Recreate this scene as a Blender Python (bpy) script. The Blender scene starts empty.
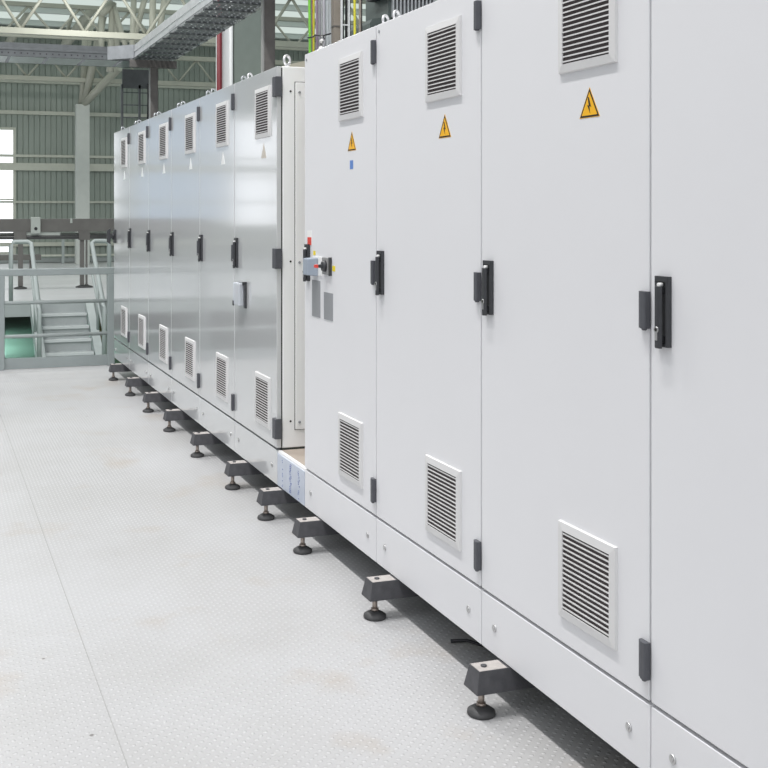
import bpy, bmesh, math, random
from mathutils import Vector, Matrix
random.seed(7)
scn = bpy.context.scene
COL = scn.collection
PI = math.pi

# ------------------------------------------------------------------ camera
EYE = 1.44
F = 1089.0
SN = 354.0 / 1145.0
CS = math.sqrt(1 - SN * SN)
cd = bpy.data.cameras.new('camera')
cam = bpy.data.objects.new('camera', cd)
COL.objects.link(cam)
cam.location = (0, 0, EYE)
cam.rotation_euler = (PI / 2, 0, -math.asin(SN))
cd.sensor_width = 36
cd.lens = F / 768 * 36
cd.shift_x = (384 - 280) / 768
cd.shift_y = -(384 - 210) / 768
cd.clip_start = 0.05
cd.clip_end = 300
scn.camera = cam


def at(px, py, Y):
    """survey helper: the world point at distance Y down the hall seen at a pixel"""
    k = (px - 280) / F
    zc = Y / (CS - k * SN)
    X = zc * (k * CS + SN)
    return Vector((X, Y, EYE + (210 - py) / F * zc))


# ------------------------------------------------------------------ materials
MATS = {}


def mat(name, col, rough=0.5, metal=0.0, var=0.04, scale=6.0, bump=0.0, bscale=200.0, coat=0.0, spec=0.5,
        stretch=(1, 1, 1)):
    m = bpy.data.materials.new(name)
    m.use_nodes = True
    nt = m.node_tree
    b = nt.nodes['Principled BSDF']
    tc = nt.nodes.new('ShaderNodeTexCoord')
    mp = nt.nodes.new('ShaderNodeMapping')
    mp.inputs['Scale'].default_value = stretch
    nt.links.new(tc.outputs['Object'], mp.inputs[0])
    nz = nt.nodes.new('ShaderNodeTexNoise')
    nz.inputs['Scale'].default_value = scale
    nz.inputs['Detail'].default_value = 4
    nt.links.new(mp.outputs[0], nz.inputs['Vector'])
    cr = nt.nodes.new('ShaderNodeValToRGB')
    lo = [max(0, c * (1 - var)) for c in col[:3]]
    hi = [min(1, c * (1 + var)) for c in col[:3]]
    cr.color_ramp.elements[0].position = 0.3
    cr.color_ramp.elements[1].position = 0.7
    cr.color_ramp.elements[0].color = (*lo, 1)
    cr.color_ramp.elements[1].color = (*hi, 1)
    nt.links.new(nz.outputs['Fac'], cr.inputs[0])
    nt.links.new(cr.outputs[0], b.inputs['Base Color'])
    b.inputs['Roughness'].default_value = rough
    b.inputs['Metallic'].default_value = metal
    b.inputs['Specular IOR Level'].default_value = spec
    b.inputs['Coat Weight'].default_value = coat
    b.inputs['Coat Roughness'].default_value = 0.08
    if bump:
        n2 = nt.nodes.new('ShaderNodeTexNoise')
        n2.inputs['Scale'].default_value = bscale
        nt.links.new(mp.outputs[0], n2.inputs['Vector'])
        bp = nt.nodes.new('ShaderNodeBump')
        bp.inputs['Strength'].default_value = bump
        bp.inputs['Distance'].default_value = 0.002
        nt.links.new(n2.outputs['Fac'], bp.inputs['Height'])
        nt.links.new(bp.outputs[0], b.inputs['Normal'])
    MATS[name] = m
    return m


def emit(name, col, strength):
    m = bpy.data.materials.new(name)
    m.use_nodes = True
    nt = m.node_tree
    nt.nodes.remove(nt.nodes['Principled BSDF'])
    e = nt.nodes.new('ShaderNodeEmission')
    e.inputs[0].default_value = (*col, 1)
    e.inputs[1].default_value = strength
    nt.links.new(e.outputs[0], nt.nodes['Material Output'].inputs[0])
    MATS[name] = m
    return m


mat('matte_coat', (0.79, 0.79, 0.81), 0.42, var=0.01, scale=2, bump=0.05, bscale=400)
mat('gloss_coat', (0.60, 0.61, 0.62), 0.16, var=0.01, scale=2, bump=0.01, bscale=25, coat=1.0)
mat('side_coat', (0.93, 0.93, 0.935), 0.4, var=0.01, scale=2)
mat('grille_plastic', (0.71, 0.705, 0.705), 0.5, var=0.02)
mat('filter_dark', (0.055, 0.045, 0.045), 0.9, var=0.2, scale=80)
mat('black_plastic', (0.045, 0.047, 0.052), 0.42, var=0.1, scale=60, bump=0.1)
mat('hinge_plastic', (0.085, 0.088, 0.1), 0.5, var=0.06, scale=60)
mat('foot_iron', (0.075, 0.075, 0.082), 0.6, var=0.15, scale=40, bump=0.3, bscale=120)
mat('foot_top', (0.44, 0.41, 0.39), 0.7, var=0.12, scale=50)
mat('rubber', (0.06, 0.06, 0.062), 0.6, var=0.1, scale=40)
mat('stud_steel', (0.42, 0.36, 0.32), 0.4, 0.8, var=0.1, scale=60)
mat('screw_steel', (0.6, 0.6, 0.6), 0.3, 0.9, var=0.05)
mat('eye_steel', (0.78, 0.78, 0.8), 0.35, 0.4, var=0.05)
mat('gasket', (0.012, 0.012, 0.013), 0.8)
mat('frame_dark', (0.05, 0.055, 0.052), 0.7)
mat('sign_yellow', (0.95, 0.5, 0.02), 0.4, var=0.02)
mat('sign_black', (0.02, 0.018, 0.016), 0.5)
mat('tag_yellow', (0.93, 0.74, 0.04), 0.45, var=0.02)
mat('tag_red', (0.75, 0.07, 0.05), 0.45, var=0.1, scale=120)
mat('tag_white', (0.88, 0.88, 0.87), 0.45, var=0.03, scale=60)
mat('tag_blue', (0.12, 0.25, 0.6), 0.45)
mat('pale_silver', (0.85, 0.85, 0.84), 0.3, var=0.02)
mat('pale_beige', (0.62, 0.57, 0.5), 0.4, var=0.02)
mat('lock_grey', (0.34, 0.39, 0.46), 0.35, var=0.05)
mat('plate_grey', (0.30, 0.31, 0.325), 0.55, var=0.03, scale=150)
mat('switch_grey', (0.30, 0.30, 0.30), 0.4)
mat('rail_paint', (0.29, 0.325, 0.325), 0.42, var=0.04)
mat('rail_pale', (0.40, 0.44, 0.435), 0.42, var=0.04)
mat('tread_paint', (0.40, 0.43, 0.43), 0.5, var=0.06)
mat('tread_nose', (0.62, 0.65, 0.65), 0.5, var=0.03)
mat('galv', (0.46, 0.48, 0.50), 0.33, 0.45, var=0.12, scale=14)
mat('tray_bottom', (0.15, 0.16, 0.172), 0.45, 0.3, var=0.12)
mat('galv_dark', (0.15, 0.162, 0.168), 0.45, 0.4, var=0.12, scale=14)
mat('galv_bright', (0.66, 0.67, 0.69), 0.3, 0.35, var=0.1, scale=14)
mat('strut_brown', (0.15, 0.142, 0.135), 0.55, 0.2, var=0.1, scale=20)
mat('strut_edge', (0.38, 0.38, 0.37), 0.45, 0.5, var=0.1)
mat('cream_steel', (0.44, 0.44, 0.38), 0.5, var=0.05, scale=3)
mat('girt_paint', (0.58, 0.59, 0.52), 0.5, var=0.04)
mat('column_paint', (0.58, 0.60, 0.575), 0.5, var=0.03)
mat('siding', (0.33, 0.37, 0.335), 0.5, var=0.06, scale=1.5)
mat('roof_deck', (0.62, 0.66, 0.64), 0.55, var=0.05, scale=0.7)
mat('beam_grey', (0.135, 0.13, 0.122), 0.55, var=0.1, scale=5)
mat('roller_dark', (0.075, 0.075, 0.075), 0.4, 0.4, var=0.1)
mat('box_pale', (0.42, 0.45, 0.42), 0.5)
mat('platform', (0.60, 0.60, 0.615), 0.38, var=0.06, scale=1.2)
mat('fascia', (0.40, 0.43, 0.43), 0.5, var=0.05)
mat('ground_green', (0.13, 0.23, 0.165), 0.25, var=0.15, scale=1.5)
mat('red_paint', (0.17, 0.012, 0.02), 0.45, var=0.08)
mat('white_paint', (0.72, 0.74, 0.74), 0.45, var=0.03)
mat('panel_green', (0.185, 0.22, 0.2), 0.6, var=0.05, scale=8)
mat('cable_green', (0.20, 0.56, 0.06), 0.45, var=0.06)
mat('cable_yellow', (0.72, 0.68, 0.06), 0.45, var=0.06)
mat('cable_orange', (0.70, 0.28, 0.12), 0.45, var=0.06)
mat('cable_grey', (0.42, 0.42, 0.45), 0.5, var=0.06)
mat('cable_pale', (0.62, 0.66, 0.68), 0.45, var=0.06)
mat('cable_violet', (0.26, 0.2, 0.27), 0.5, var=0.06)
mat('cable_black', (0.02, 0.02, 0.024), 0.5, var=0.1)
mat('duct_brown', (0.30, 0.265, 0.225), 0.6, var=0.1, scale=10)
mat('tent_cream', (0.50, 0.47, 0.38), 0.7, var=0.05)
mat('machine_dark', (0.07, 0.09, 0.085), 0.5, var=0.15, scale=10)
mat('deck_tan', (0.42, 0.36, 0.31), 0.75, var=0.08, scale=12)
mat('film_blue', (0.55, 0.60, 0.70), 0.3, var=0.04, scale=20)
mat('film_ink', (0.07, 0.12, 0.38), 0.4, var=0.1)
mat('wood_pallet', (0.32, 0.24, 0.13), 0.8, var=0.15, scale=20)

mat('seam_grey', (0.36, 0.36, 0.355), 0.6)
m = mat('clear_plastic', (0.82, 0.86, 0.92), 0.15)
m.node_tree.nodes['Principled BSDF'].inputs['Transmission Weight'].default_value = 0.35
m.node_tree.nodes['Principled BSDF'].inputs['IOR'].default_value = 1.3

emit('window_bright', (0.93, 0.96, 1.0), 1.9)
emit('window_soft', (0.62, 0.80, 1.0), 0.62)
emit('lamp_face', (1.0, 1.0, 1.0), 6)


def floor_material():
    m = bpy.data.materials.new('tread_plate')
    m.use_nodes = True
    nt = m.node_tree
    N = nt.nodes.new
    L = nt.links.new
    b = nt.nodes['Principled BSDF']
    tc = N('ShaderNodeTexCoord')
    sep = N('ShaderNodeSeparateXYZ')
    L(tc.outputs['Object'], sep.inputs[0])

    def math_(op, a, bb=None, c=None):
        n = N('ShaderNodeMath')
        n.operation = op
        for i, v in enumerate((a, bb, c)):
            if v is None:
                continue
            if isinstance(v, (int, float)):
                n.inputs[i].default_value = v
            else:
                L(v, n.inputs[i])
        return n.outputs[0]
    p = 0.036
    sx = math_('SINE', math_('MULTIPLY', sep.outputs[0], 2 * PI / p))
    sy = math_('SINE', math_('MULTIPLY', sep.outputs[1], 2 * PI / p))
    pr = math_('MULTIPLY', sx, sy)
    mr = N('ShaderNodeMapRange')
    mr.interpolation_type = 'SMOOTHSTEP'
    mr.inputs['From Min'].default_value = 0.45
    mr.inputs['From Max'].default_value = 0.86
    L(pr, mr.inputs['Value'])
    # dirt
    n1 = N('ShaderNodeTexNoise')
    n1.inputs['Scale'].default_value = 0.7
    n1.inputs['Detail'].default_value = 8
    n1.inputs['Roughness'].default_value = 0.6
    L(tc.outputs['Object'], n1.inputs['Vector'])
    r1 = N('ShaderNodeValToRGB')
    r1.color_ramp.elements[0].position = 0.30
    r1.color_ramp.elements[0].color = (0.43, 0.425, 0.42, 1)
    r1.color_ramp.elements[1].position = 0.56
    r1.color_ramp.elements[1].color = (0.50, 0.50, 0.508, 1)
    L(n1.outputs['Fac'], r1.inputs[0])
    n2 = N('ShaderNodeTexNoise')
    n2.inputs['Scale'].default_value = 2.3
    n2.inputs['Detail'].default_value = 6
    L(tc.outputs['Object'], n2.inputs['Vector'])
    r2 = N('ShaderNodeValToRGB')
    r2.color_ramp.elements[0].position = 0.575
    r2.color_ramp.elements[0].color = (0, 0, 0, 1)
    r2.color_ramp.elements[1].position = 0.78
    r2.color_ramp.elements[1].color = (0.8, 0.8, 0.8, 1)
    L(n2.outputs['Fac'], r2.inputs[0])
    mx = N('ShaderNodeMixRGB')
    mx.inputs[2].default_value = (0.42, 0.36, 0.30, 1)
    L(r2.outputs[0], mx.inputs[0])
    L(r1.outputs[0], mx.inputs[1])
    # specks
    vo = N('ShaderNodeTexVoronoi')
    vo.inputs['Scale'].default_value = 3.1
    L(tc.outputs['Object'], vo.inputs['Vector'])
    lt = math_('LESS_THAN', vo.outputs['Distance'], 0.022)
    mx2 = N('ShaderNodeMixRGB')
    mx2.inputs[2].default_value = (0.16, 0.15, 0.14, 1)
    L(math_('MULTIPLY', lt, 0.8), mx2.inputs[0])
    L(mx.outputs[0], mx2.inputs[1])
    # raised lens tops are a touch paler
    mx3 = N('ShaderNodeMixRGB')
    mx3.inputs[2].default_value = (0.72, 0.72, 0.73, 1)
    L(math_('MULTIPLY', mr.outputs[0], 0.3), mx3.inputs[0])
    L(mx2.outputs[0], mx3.inputs[1])
    L(mx3.outputs[0], b.inputs['Base Color'])
    b.inputs['Roughness'].default_value = 0.36
    bp = N('ShaderNodeBump')
    bp.inputs['Strength'].default_value = 0.75
    bp.inputs['Distance'].default_value = 0.0022
    L(mr.outputs[0], bp.inputs['Height'])
    L(bp.outputs[0], b.inputs['Normal'])
    MATS['tread_plate'] = m


floor_material()


# ------------------------------------------------------------------ mesh helpers
class MB:
    def __init__(self):
        self.bm = bmesh.new()
        self.slot = 0

    def _f(self, vs):
        try:
            f = self.bm.faces.new(vs)
            f.material_index = self.slot
            return f
        except ValueError:
            return None

    def hexa(self, p):
        """8 corners: bottom ring 0-3, top ring 4-7"""
        v = [self.bm.verts.new(q) for q in p]
        for q in ((3, 2, 1, 0), (4, 5, 6, 7), (0, 1, 5, 4), (1, 2, 6, 5), (2, 3, 7, 6), (3, 0, 4, 7)):
            self._f([v[i] for i in q])
        return self

    def box(self, x0, x1, y0, y1, z0, z1):
        return self.hexa([(x0, y0, z0), (x1, y0, z0), (x1, y1, z0), (x0, y1, z0),
                          (x0, y0, z1), (x1, y0, z1), (x1, y1, z1), (x0, y1, z1)])

    def prism(self, poly, axis, a, b):
        """extrude a closed 2D outline along an axis; the outline is in the two other axes, in xyz order"""
        def pt(u, v, w):
            return {'x': (w, u, v), 'y': (u, w, v), 'z': (u, v, w)}[axis]
        A = [self.bm.verts.new(pt(u, v, a)) for u, v in poly]
        B = [self.bm.verts.new(pt(u, v, b)) for u, v in poly]
        n = len(poly)
        self._f(A[::-1])
        self._f(B)
        for i in range(n):
            self._f([A[i], A[(i + 1) % n], B[(i + 1) % n], B[i]])
        return self

    def tube(self, pts, r, n=10, cap=True):
        pts = [Vector(p) for p in pts]
        rings = []
        up = Vector((0, 0, 1))
        for i, p in enumerate(pts):
            d = (pts[min(i + 1, len(pts) - 1)] - pts[max(i - 1, 0)]).normalized()
            a = d.cross(up)
            if a.length < 0.05:
                a = d.cross(Vector((1, 0, 0)))
            a.normalize()
            b = d.cross(a).normalized()
            rr = r[i] if isinstance(r, (list, tuple)) else r
            rings.append([self.bm.verts.new(p + (a * math.cos(2 * PI * k / n) + b * math.sin(2 * PI * k / n)) * rr)
                          for k in range(n)])
        for i in range(len(rings) - 1):
            for k in range(n):
                f = self._f([rings[i][k], rings[i][(k + 1) % n], rings[i + 1][(k + 1) % n], rings[i + 1][k]])
                if f:
                    f.smooth = True
        if cap:
            self._f(rings[0][::-1])
            self._f(rings[-1])
        return self

    def bar(self, p, q, w, h):
        """rectangular bar from p to q; w across, h in the vertical plane"""
        p, q = Vector(p), Vector(q)
        d = (q - p).normalized()
        a = d.cross(Vector((0, 0, 1)))
        if a.length < 1e-4:
            a = Vector((1, 0, 0))
        a.normalize()
        b = a.cross(d).normalized()
        c = [(-w / 2, -h / 2), (w / 2, -h / 2), (w / 2, h / 2), (-w / 2, h / 2)]
        return self.hexa([p + a * u + b * v for u, v in c] + [q + a * u + b * v for u, v in c])

    def lathe(self, prof, c, axis='z', n=24):
        rings = []
        for r, h in prof:
            ring = []
            for k in range(n):
                a = 2 * PI * k / n
                u, v = r * math.cos(a), r * math.sin(a)
                p = {'z': (u, v, h), 'x': (h, u, v), 'y': (u, h, v)}[axis]
                ring.append(self.bm.verts.new((c[0] + p[0], c[1] + p[1], c[2] + p[2])))
            rings.append(ring)
        for i in range(len(rings) - 1):
            for k in range(n):
                f = self._f([rings[i][k], rings[i][(k + 1) % n], rings[i + 1][(k + 1) % n], rings[i + 1][k]])
                if f:
                    f.smooth = True
        self._f(rings[0][::-1])
        self._f(rings[-1])
        return self

    def torus(self, c, R, r, plane='xz', n=28, m=10, rot=0):
        rings = []
        for i in range(n):
            a = 2 * PI * i / n
            ring = []
            for k in range(m):
                t = 2 * PI * k / m
                u = (R + r * math.cos(t)) * math.cos(a)
                v = (R + r * math.cos(t)) * math.sin(a)
                w = r * math.sin(t)
                # ring stands upright (v is z), turned by rot about z
                x, y = u * math.cos(rot) - w * math.sin(rot), u * math.sin(rot) + w * math.cos(rot)
                ring.append(self.bm.verts.new((c[0] + x, c[1] + y, c[2] + v)))
            rings.append(ring)
        for i in range(n):
            for k in range(m):
                f = self._f([rings[i][k], rings[(i + 1) % n][k], rings[(i + 1) % n][(k + 1) % m], rings[i][(k + 1) % m]])
                if f:
                    f.smooth = True
        return self

    def build(self, name, mats, parent=None, bevel=0.0, seg=2, **tags):
        bmesh.ops.recalc_face_normals(self.bm, faces=self.bm.faces)
        me = bpy.data.meshes.new(name)
        self.bm.to_mesh(me)
        self.bm.free()
        o = bpy.data.objects.new(name, me)
        COL.objects.link(o)
        for mname in ([mats] if isinstance(mats, str) else mats):
            me.materials.append(MATS[mname])
        if parent:
            o.parent = parent
        if bevel:
            b = o.modifiers.new('bevel', 'BEVEL')
            b.width = bevel
            b.segments = seg
            b.limit_method = 'ANGLE'
            b.angle_limit = math.radians(40)
            b.harden_normals = False
        for k, v in tags.items():
            o[k] = v
        return o


def thing(name, loc, label, cat, group=None):
    o = bpy.data.objects.new(name, None)
    COL.objects.link(o)
    o.location = loc
    o.empty_display_size = 0.1
    o['label'] = label
    o['category'] = cat
    if group:
        o['group'] = group
    return o


def tag(o, label, cat, group=None):
    o['label'] = label
    o['category'] = cat
    if group:
        o['group'] = group
    return o


def structure(o):
    o['kind'] = 'structure'
    return o


def share(mb_fn, cache, key, name, mats, parent, loc=None, **kw):
    """build a mesh once, then reuse it for the repeats"""
    if key in cache:
        src = cache[key]
        o = src.copy()
        COL.objects.link(o)
        o.parent = parent
        if loc is not None:
            o.location = loc
        return o
    o = mb_fn().build(name, mats, parent, **kw)
    if loc is not None:
        o.location = loc
    cache[key] = o
    return o


CACHE = {}

# ------------------------------------------------------------------ the cabinets
XF = 1.582          # plane of the door fronts
TOP = 2.123
GAP = 0.305
PB = 0.137


def grille_frame():
    b = MB()
    s, r, t = 0.125, 0.023, 0.010
    # bevelled rim of four mitred pieces
    o = [(-s, -s), (s, -s), (s, s), (-s, s)]
    i = [(-s + r, -s + r), (s - r, -s + r), (s - r, s - r), (-s + r, s - r)]
    for k in range(4):
        a, c = o[k], o[(k + 1) % 4]
        d, e = i[(k + 1) % 4], i[k]
        b.hexa([(0, *a), (0, *c), (0, *d), (0, *e),
                (-t * 0.75, a[0] * 0.985, a[1] * 0.985), (-t * 0.75, c[0] * 0.985, c[1] * 0.985), (-t, *d), (-t, *e)])
    n = 16
    h = 2 * (s - r) / n
    for k in range(n):
        z = -s + r + (k + 0.5) * h
        w = s - r + 0.001
        # slat slopes out and down
        b.box(-0.0092, -0.0062, -w, w, z - h * 0.13, z + h * 0.13)
    return b


def add_grille(root, y, z):
    g = share(grille_frame, CACHE, 'grille', 'vent_grille', 'grille_plastic', root, (0, y, z))
    f = share(lambda: MB().box(-0.0064, 0.0, -0.104, 0.104, -0.104, 0.104), CACHE, 'filter', 'filter_mat', 'filter_dark', g)
    return g


def add_hinge(root, z):
    def fn():
        b = MB()
        b.prism([(0, -0.002), (-0.014, -0.002), (-0.016, 0.002), (-0.016, 0.015), (-0.012, 0.021), (-0.010, 0.028), (-0.006, 0.030), (0, 0.030)][::-1],
                'z', -0.0425, 0.0425)
        b.lathe([(0.005, -0.047), (0.0065, -0.044), (0.0065, -0.040)], (-0.009, 0.009, 0), n=14)
        return b
    return share(fn, CACHE, 'hinge', 'hinge', 'hinge_plastic', root, (0, 0, z))


def add_handle(root, y, z=1.2115):
    def base():
        b = MB()
        b.prism([(0, -0.0225), (-0.010, -0.0225), (-0.012, -0.017), (-0.006, -0.008), (-0.006, 0.011), (-0.013, 0.020), (-0.011, 0.0225), (0, 0.0225)],
                'z', -0.079, 0.079)
        b.box(-0.012, 0, -0.0215, 0.0215, 0.068, 0.0795)
        b.box(-0.010, 0, -0.0215, 0.0215, -0.079, -0.073)
        return b
    h = share(base, CACHE, 'hbase', 'door_handle', 'black_plastic', root, (0, y, z))

    def lever():
        b = MB()
        b.prism([(-0.015, -0.011), (-0.022, -0.009), (-0.024, -0.004), (-0.024, 0.004), (-0.022, 0.009), (-0.015, 0.011)],
                'z', -0.082, 0.058)
        b.box(-0.016, -0.005, -0.006, 0.006, 0.040, 0.055)
        b.box(-0.016, -0.005, -0.006, 0.006, -0.070, -0.055)
        return b
    share(lever, CACHE, 'lever', 'lever', 'black_plastic', h, bevel=0.002)
    share(lambda: MB().lathe([(0.0045, -0.006), (0.0045, 0.005)], (-0.0155, -0.003, 0.061), 'x', 14), CACHE, 'hpin', 'pivot_pin', 'pale_silver', h)

    def lock():
        b = MB()
        b.lathe([(0.0075, -0.0252), (0.0075, -0.0235)], (0, 0, -0.040), 'x', 16)
        b.box(-0.0252, -0.0235, -0.004, 0.004, -0.064, -0.046)
        b.slot = 1
        b.lathe([(0.004, -0.0258), (0.004, -0.0251)], (0, 0, -0.040), 'x', 12)
        return b
    share(lock, CACHE, 'hlock', 'lock_barrel', ['screw_steel', 'sign_black'], h)
    return h


def triangle_fn(mats3):
    def fn():
        b = MB()

        def tri(s, zc, x0, x1):
            h = s * math.sqrt(3) / 2
            b.prism([(-s / 2, zc - h / 3), (s / 2, zc - h / 3), (0, zc + 2 * h / 3)], 'x', x0, x1)
        b.slot = 0
        tri(0.088, 0, -0.0006, 0)
        b.slot = 1
        tri(0.083, 0, -0.0009, -0.0006)
        b.slot = 0
        tri(0.067, 0, -0.0012, -0.0009)
        b.slot = 1
        b.prism([(0.002, 0.026), (-0.008, 0.001), (-0.0005, 0.003), (-0.004, -0.016), (0.009, 0.007), (0.0015, 0.005), (0.007, 0.026)],
                'x', -0.0015, -0.0012)
        return b
    return fn


def plain_tri():
    s = 0.085
    h = s * math.sqrt(3) / 2
    return MB().prism([(-s / 2, -h / 3), (s / 2, -h / 3), (0, 2 * h / 3)], 'x', -0.0006, 0)


def add_foot(root, y):
    """iron outrigger under the cabinet with a levelling stud and pad"""
    def br():
        b = MB()
        t = PB - 0.002
        lo = t - 0.062
        b.hexa([(-0.109, -0.041, lo), (0.46, -0.041, lo), (0.46, 0.041, lo), (-0.109, 0.041, lo),
                (-0.096, -0.030, t), (0.46, -0.030, t), (0.46, 0.030, t), (-0.096, 0.030, t)])
        b.slot = 1
        b.box(-0.094, -0.006, -0.0285, 0.0285, t, t + 0.0012)
        return b
    k = share(br, CACHE, 'fbr', 'foot_bracket', ['foot_iron', 'foot_top'], root, (0, y, 0), bevel=0.004)

    def stud():
        b = MB()
        b.lathe([(0.009, 0.026), (0.009, 0.075)], (-0.074, 0, 0), n=12)
        b.lathe([(0.015, 0.027), (0.015, 0.034)], (-0.074, 0, 0), n=6)
        return b
    share(stud, CACHE, 'fst', 'levelling_stud', 'stud_steel', k)
    share(lambda: MB().lathe([(0.009, PB - 0.002), (0.009, PB + 0.003), (0.005, PB + 0.004)], (-0.066, 0, 0), n=12), CACHE, 'fnut', 'stud_end', 'foot_iron', k)
    prof = [(0.037, 0.0), (0.0405, 0.004), (0.0395, 0.012), (0.028, 0.020), (0.014, 0.026)]
    share(lambda: MB().lathe(prof, (-0.074, 0, 0), n=28), CACHE, 'fpd', 'foot_pad', 'rubber', k)
    share(lambda: MB().lathe(prof[:4] + [(0.012, 0.026), (0.012, 0.076)], (0.40, 0, 0), n=20), CACHE, 'fpr', 'foot_pad', 'rubber', k)
    return k


def eyebolt_fn():
    b = MB()
    b.torus((0, 0, 0.030), 0.0175, 0.0052, rot=0.55)
    b.lathe([(0.014, 0), (0.014, 0.004), (0.008, 0.008), (0.006, 0.013)], (0, 0, 0), n=16)
    return b


def add_corner_hinge(root, z):
    def fn():
        b = MB()
        b.prism([(-0.014, -0.014), (0.021, -0.014), (0.021, -0.001), (0, -0.001), (0, 0.034), (-0.012, 0.034), (-0.015, 0.028)], 'z', -0.0475, 0.0475)
        return b
    return share(fn, CACHE, 'chinge', 'hinge', 'hinge_plastic', root, (0, 0, z), bevel=0.002)


def make_cabinet(y0, w, label, group, coat, kind, depth, foot_y, eyes, tri, handle=True):
    root = thing('electrical_cabinet', (XF, y0, 0), label, 'cabinet', group)
    dt = 0.024
    g = 0.0035
    # carcass
    MB().box(dt + 0.004, depth, 0.0015, w - 0.0015, GAP + 0.004, TOP).build('body', 'side_coat', root, bevel=0.004)
    MB().box(dt - 0.001, dt + 0.004, 0.004, w - 0.004, GAP + 0.010, TOP - 0.006).build('gasket', 'gasket', root)
    MB().box(0, dt - 0.001, g, w - g, GAP + 0.005, TOP - 0.001).build('door', coat, root, bevel=0.0025)
    # plinth
    p = MB().box(0.001, 0.022, 0.002, w - 0.002, PB, GAP - 0.005).build('plinth_panel', coat, root, bevel=0.002)
    MB().box(0.022, depth, 0.003, w - 0.003, PB + 0.004, GAP + 0.003).build('base_frame', 'frame_dark', root)
    for yy in (0.08, w - 0.08):
        def screw():
            b = MB()
            b.lathe([(0.011, 0.001), (0.011, -0.0015), (0.009, -0.003)], (0, 0, 0), 'x', 18)
            b.lathe([(0.0055, -0.003), (0.0055, -0.0045)], (0, 0, 0), 'x', 6)
            return b
        share(screw, CACHE, 'screw', 'plinth_screw', 'screw_steel', p, (0, yy, 0.216))
    gy = 0.247
    if w < 0.75:
        gy = 0.22
    add_grille(root, gy, 1.92)
    add_grille(root, gy, 0.504)
    for z in (2.025, 1.21, 0.403):
        add_corner_hinge(root, z) if kind == 'corner' else add_hinge(root, z)
    if handle:
        add_handle(root, w - 0.054)
    if tri == 'yellow':
        share(triangle_fn(None), CACHE, 'triy', 'warning_sticker', ['sign_yellow', 'sign_black'], root, (0, gy - 0.008, 1.697))
    elif tri:  # plain pale triangle in place of the yellow one
        share(plain_tri, CACHE, 'tri' + tri, 'warning_sticker', tri, root, (0, gy - 0.008, 1.72))
    for (ex, ey) in eyes:
        em = 'galv' if kind == 'far' else 'eye_steel'
        e = share(eyebolt_fn, CACHE, 'eye' + em, 'eyebolt', em, root, (ex, ey, TOP))
        if kind == 'corner' and ey < 0.1:
            e.scale = (1.25, 1.25, 1.25)
    add_foot(root, foot_y - y0)
    return root


W = 0.8008
ys = [4.519 - W * (k + 1) for k in range(4)]          # near edges, from the gap towards the camera
near_labels = [
    'matte pale grey electrical cabinet with rotary switch and grey lock box on its door',
    'matte pale grey electrical cabinet second from the gap, right after the switch cabinet',
    'matte pale grey electrical cabinet with large yellow warning triangle, beside the cut-off nearest one',
    'matte pale grey electrical cabinet nearest the camera, cut off by the right edge',
]
near = []
feet = [4.33, 3.555, 2.78, 1.97]
for k in range(4):
    eyes = [(0.06, W - 0.05), (0.06, 0.05)] if k else [(0.06, 0.05)]
    near.append(make_cabinet(ys[k], W, near_labels[k], 'matte grey cabinets in the near row', 'matte_coat', 'near', 0.5,
                             feet[k], eyes, 'yellow' if k < 3 else 'yellow'))
for r in near[:3]:
    MB().lathe([(0.006, 0), (0.006, -0.002)], (0, W - 0.03, TOP - 0.028), 'x', 14).build('door_cap', 'plate_grey', r)

# fittings of the switch cabinet's door
r = near[0]
yy = ys[0]
lb = MB()
lb.hexa([(-0.004, 4.332 - yy, 1.160), (-0.004, 4.405 - yy, 1.160), (-0.004, 4.405 - yy, 1.238), (-0.004, 4.332 - yy, 1.238),
         (-0.050, 4.340 - yy, 1.164), (-0.050, 4.398 - yy, 1.164), (-0.050, 4.398 - yy, 1.234), (-0.050, 4.340 - yy, 1.234)])
lb.build('lock_box', 'lock_grey', r, bevel=0.004, label='blue-grey padlockable lock box over the handle')
MB().box(-0.004, 0, 4.290 - yy, 4.405 - yy, 1.163, 1.243).build('switch_plate', 'tag_white', r, bevel=0.001)
MB().box(-0.0008, 0, 4.375 - yy, 4.402 - yy, 1.247, 1.265).build('small_sticker', 'tag_yellow', r)
sw = MB().box(-0.010, 0, 4.186 - yy, 4.272 - yy, 1.172, 1.243).build('rotary_switch', 'switch_grey', r, bevel=0.003)
MB().box(-0.012, 0.0, 4.178 - yy, 4.188 - yy, 1.170, 1.245).build('switch_edge', 'black_plastic', sw)
kb = MB()
kb.lathe([(0.024, -0.010), (0.022, -0.022), (0.012, -0.026)], (0, 4.232 - yy, 1.208), 'x', 20)
kb.hexa([(-0.022, 4.220 - yy, 1.200), (-0.022, 4.244 - yy, 1.200), (-0.022, 4.244 - yy, 1.216), (-0.022, 4.220 - yy, 1.216),
         (-0.044, 4.222 - yy, 1.202), (-0.044, 4.242 - yy, 1.202), (-0.044, 4.242 - yy, 1.213), (-0.044, 4.222 - yy, 1.213)])
kb.build('switch_knob', 'black_plastic', sw)
MB().hexa([(-0.044, 4.221 - yy, 1.200), (-0.044, 4.243 - yy, 1.200), (-0.044, 4.243 - yy, 1.215), (-0.044, 4.221 - yy, 1.215),
           (-0.056, 4.223 - yy, 1.202), (-0.056, 4.241 - yy, 1.202), (-0.056, 4.241 - yy, 1.213), (-0.056, 4.223 - yy, 1.213)]
          ).build('knob_tip', 'tag_red', sw)
MB().box(-0.0008, 0, 4.140 - yy, 4.172 - yy, 1.190, 1.212).build('small_sticker', 'tag_yellow', r)
MB().box(-0.002, 0, 4.315 - yy, 4.415 - yy, 0.985, 1.140).build('label_plate', 'plate_grey', r)
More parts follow.
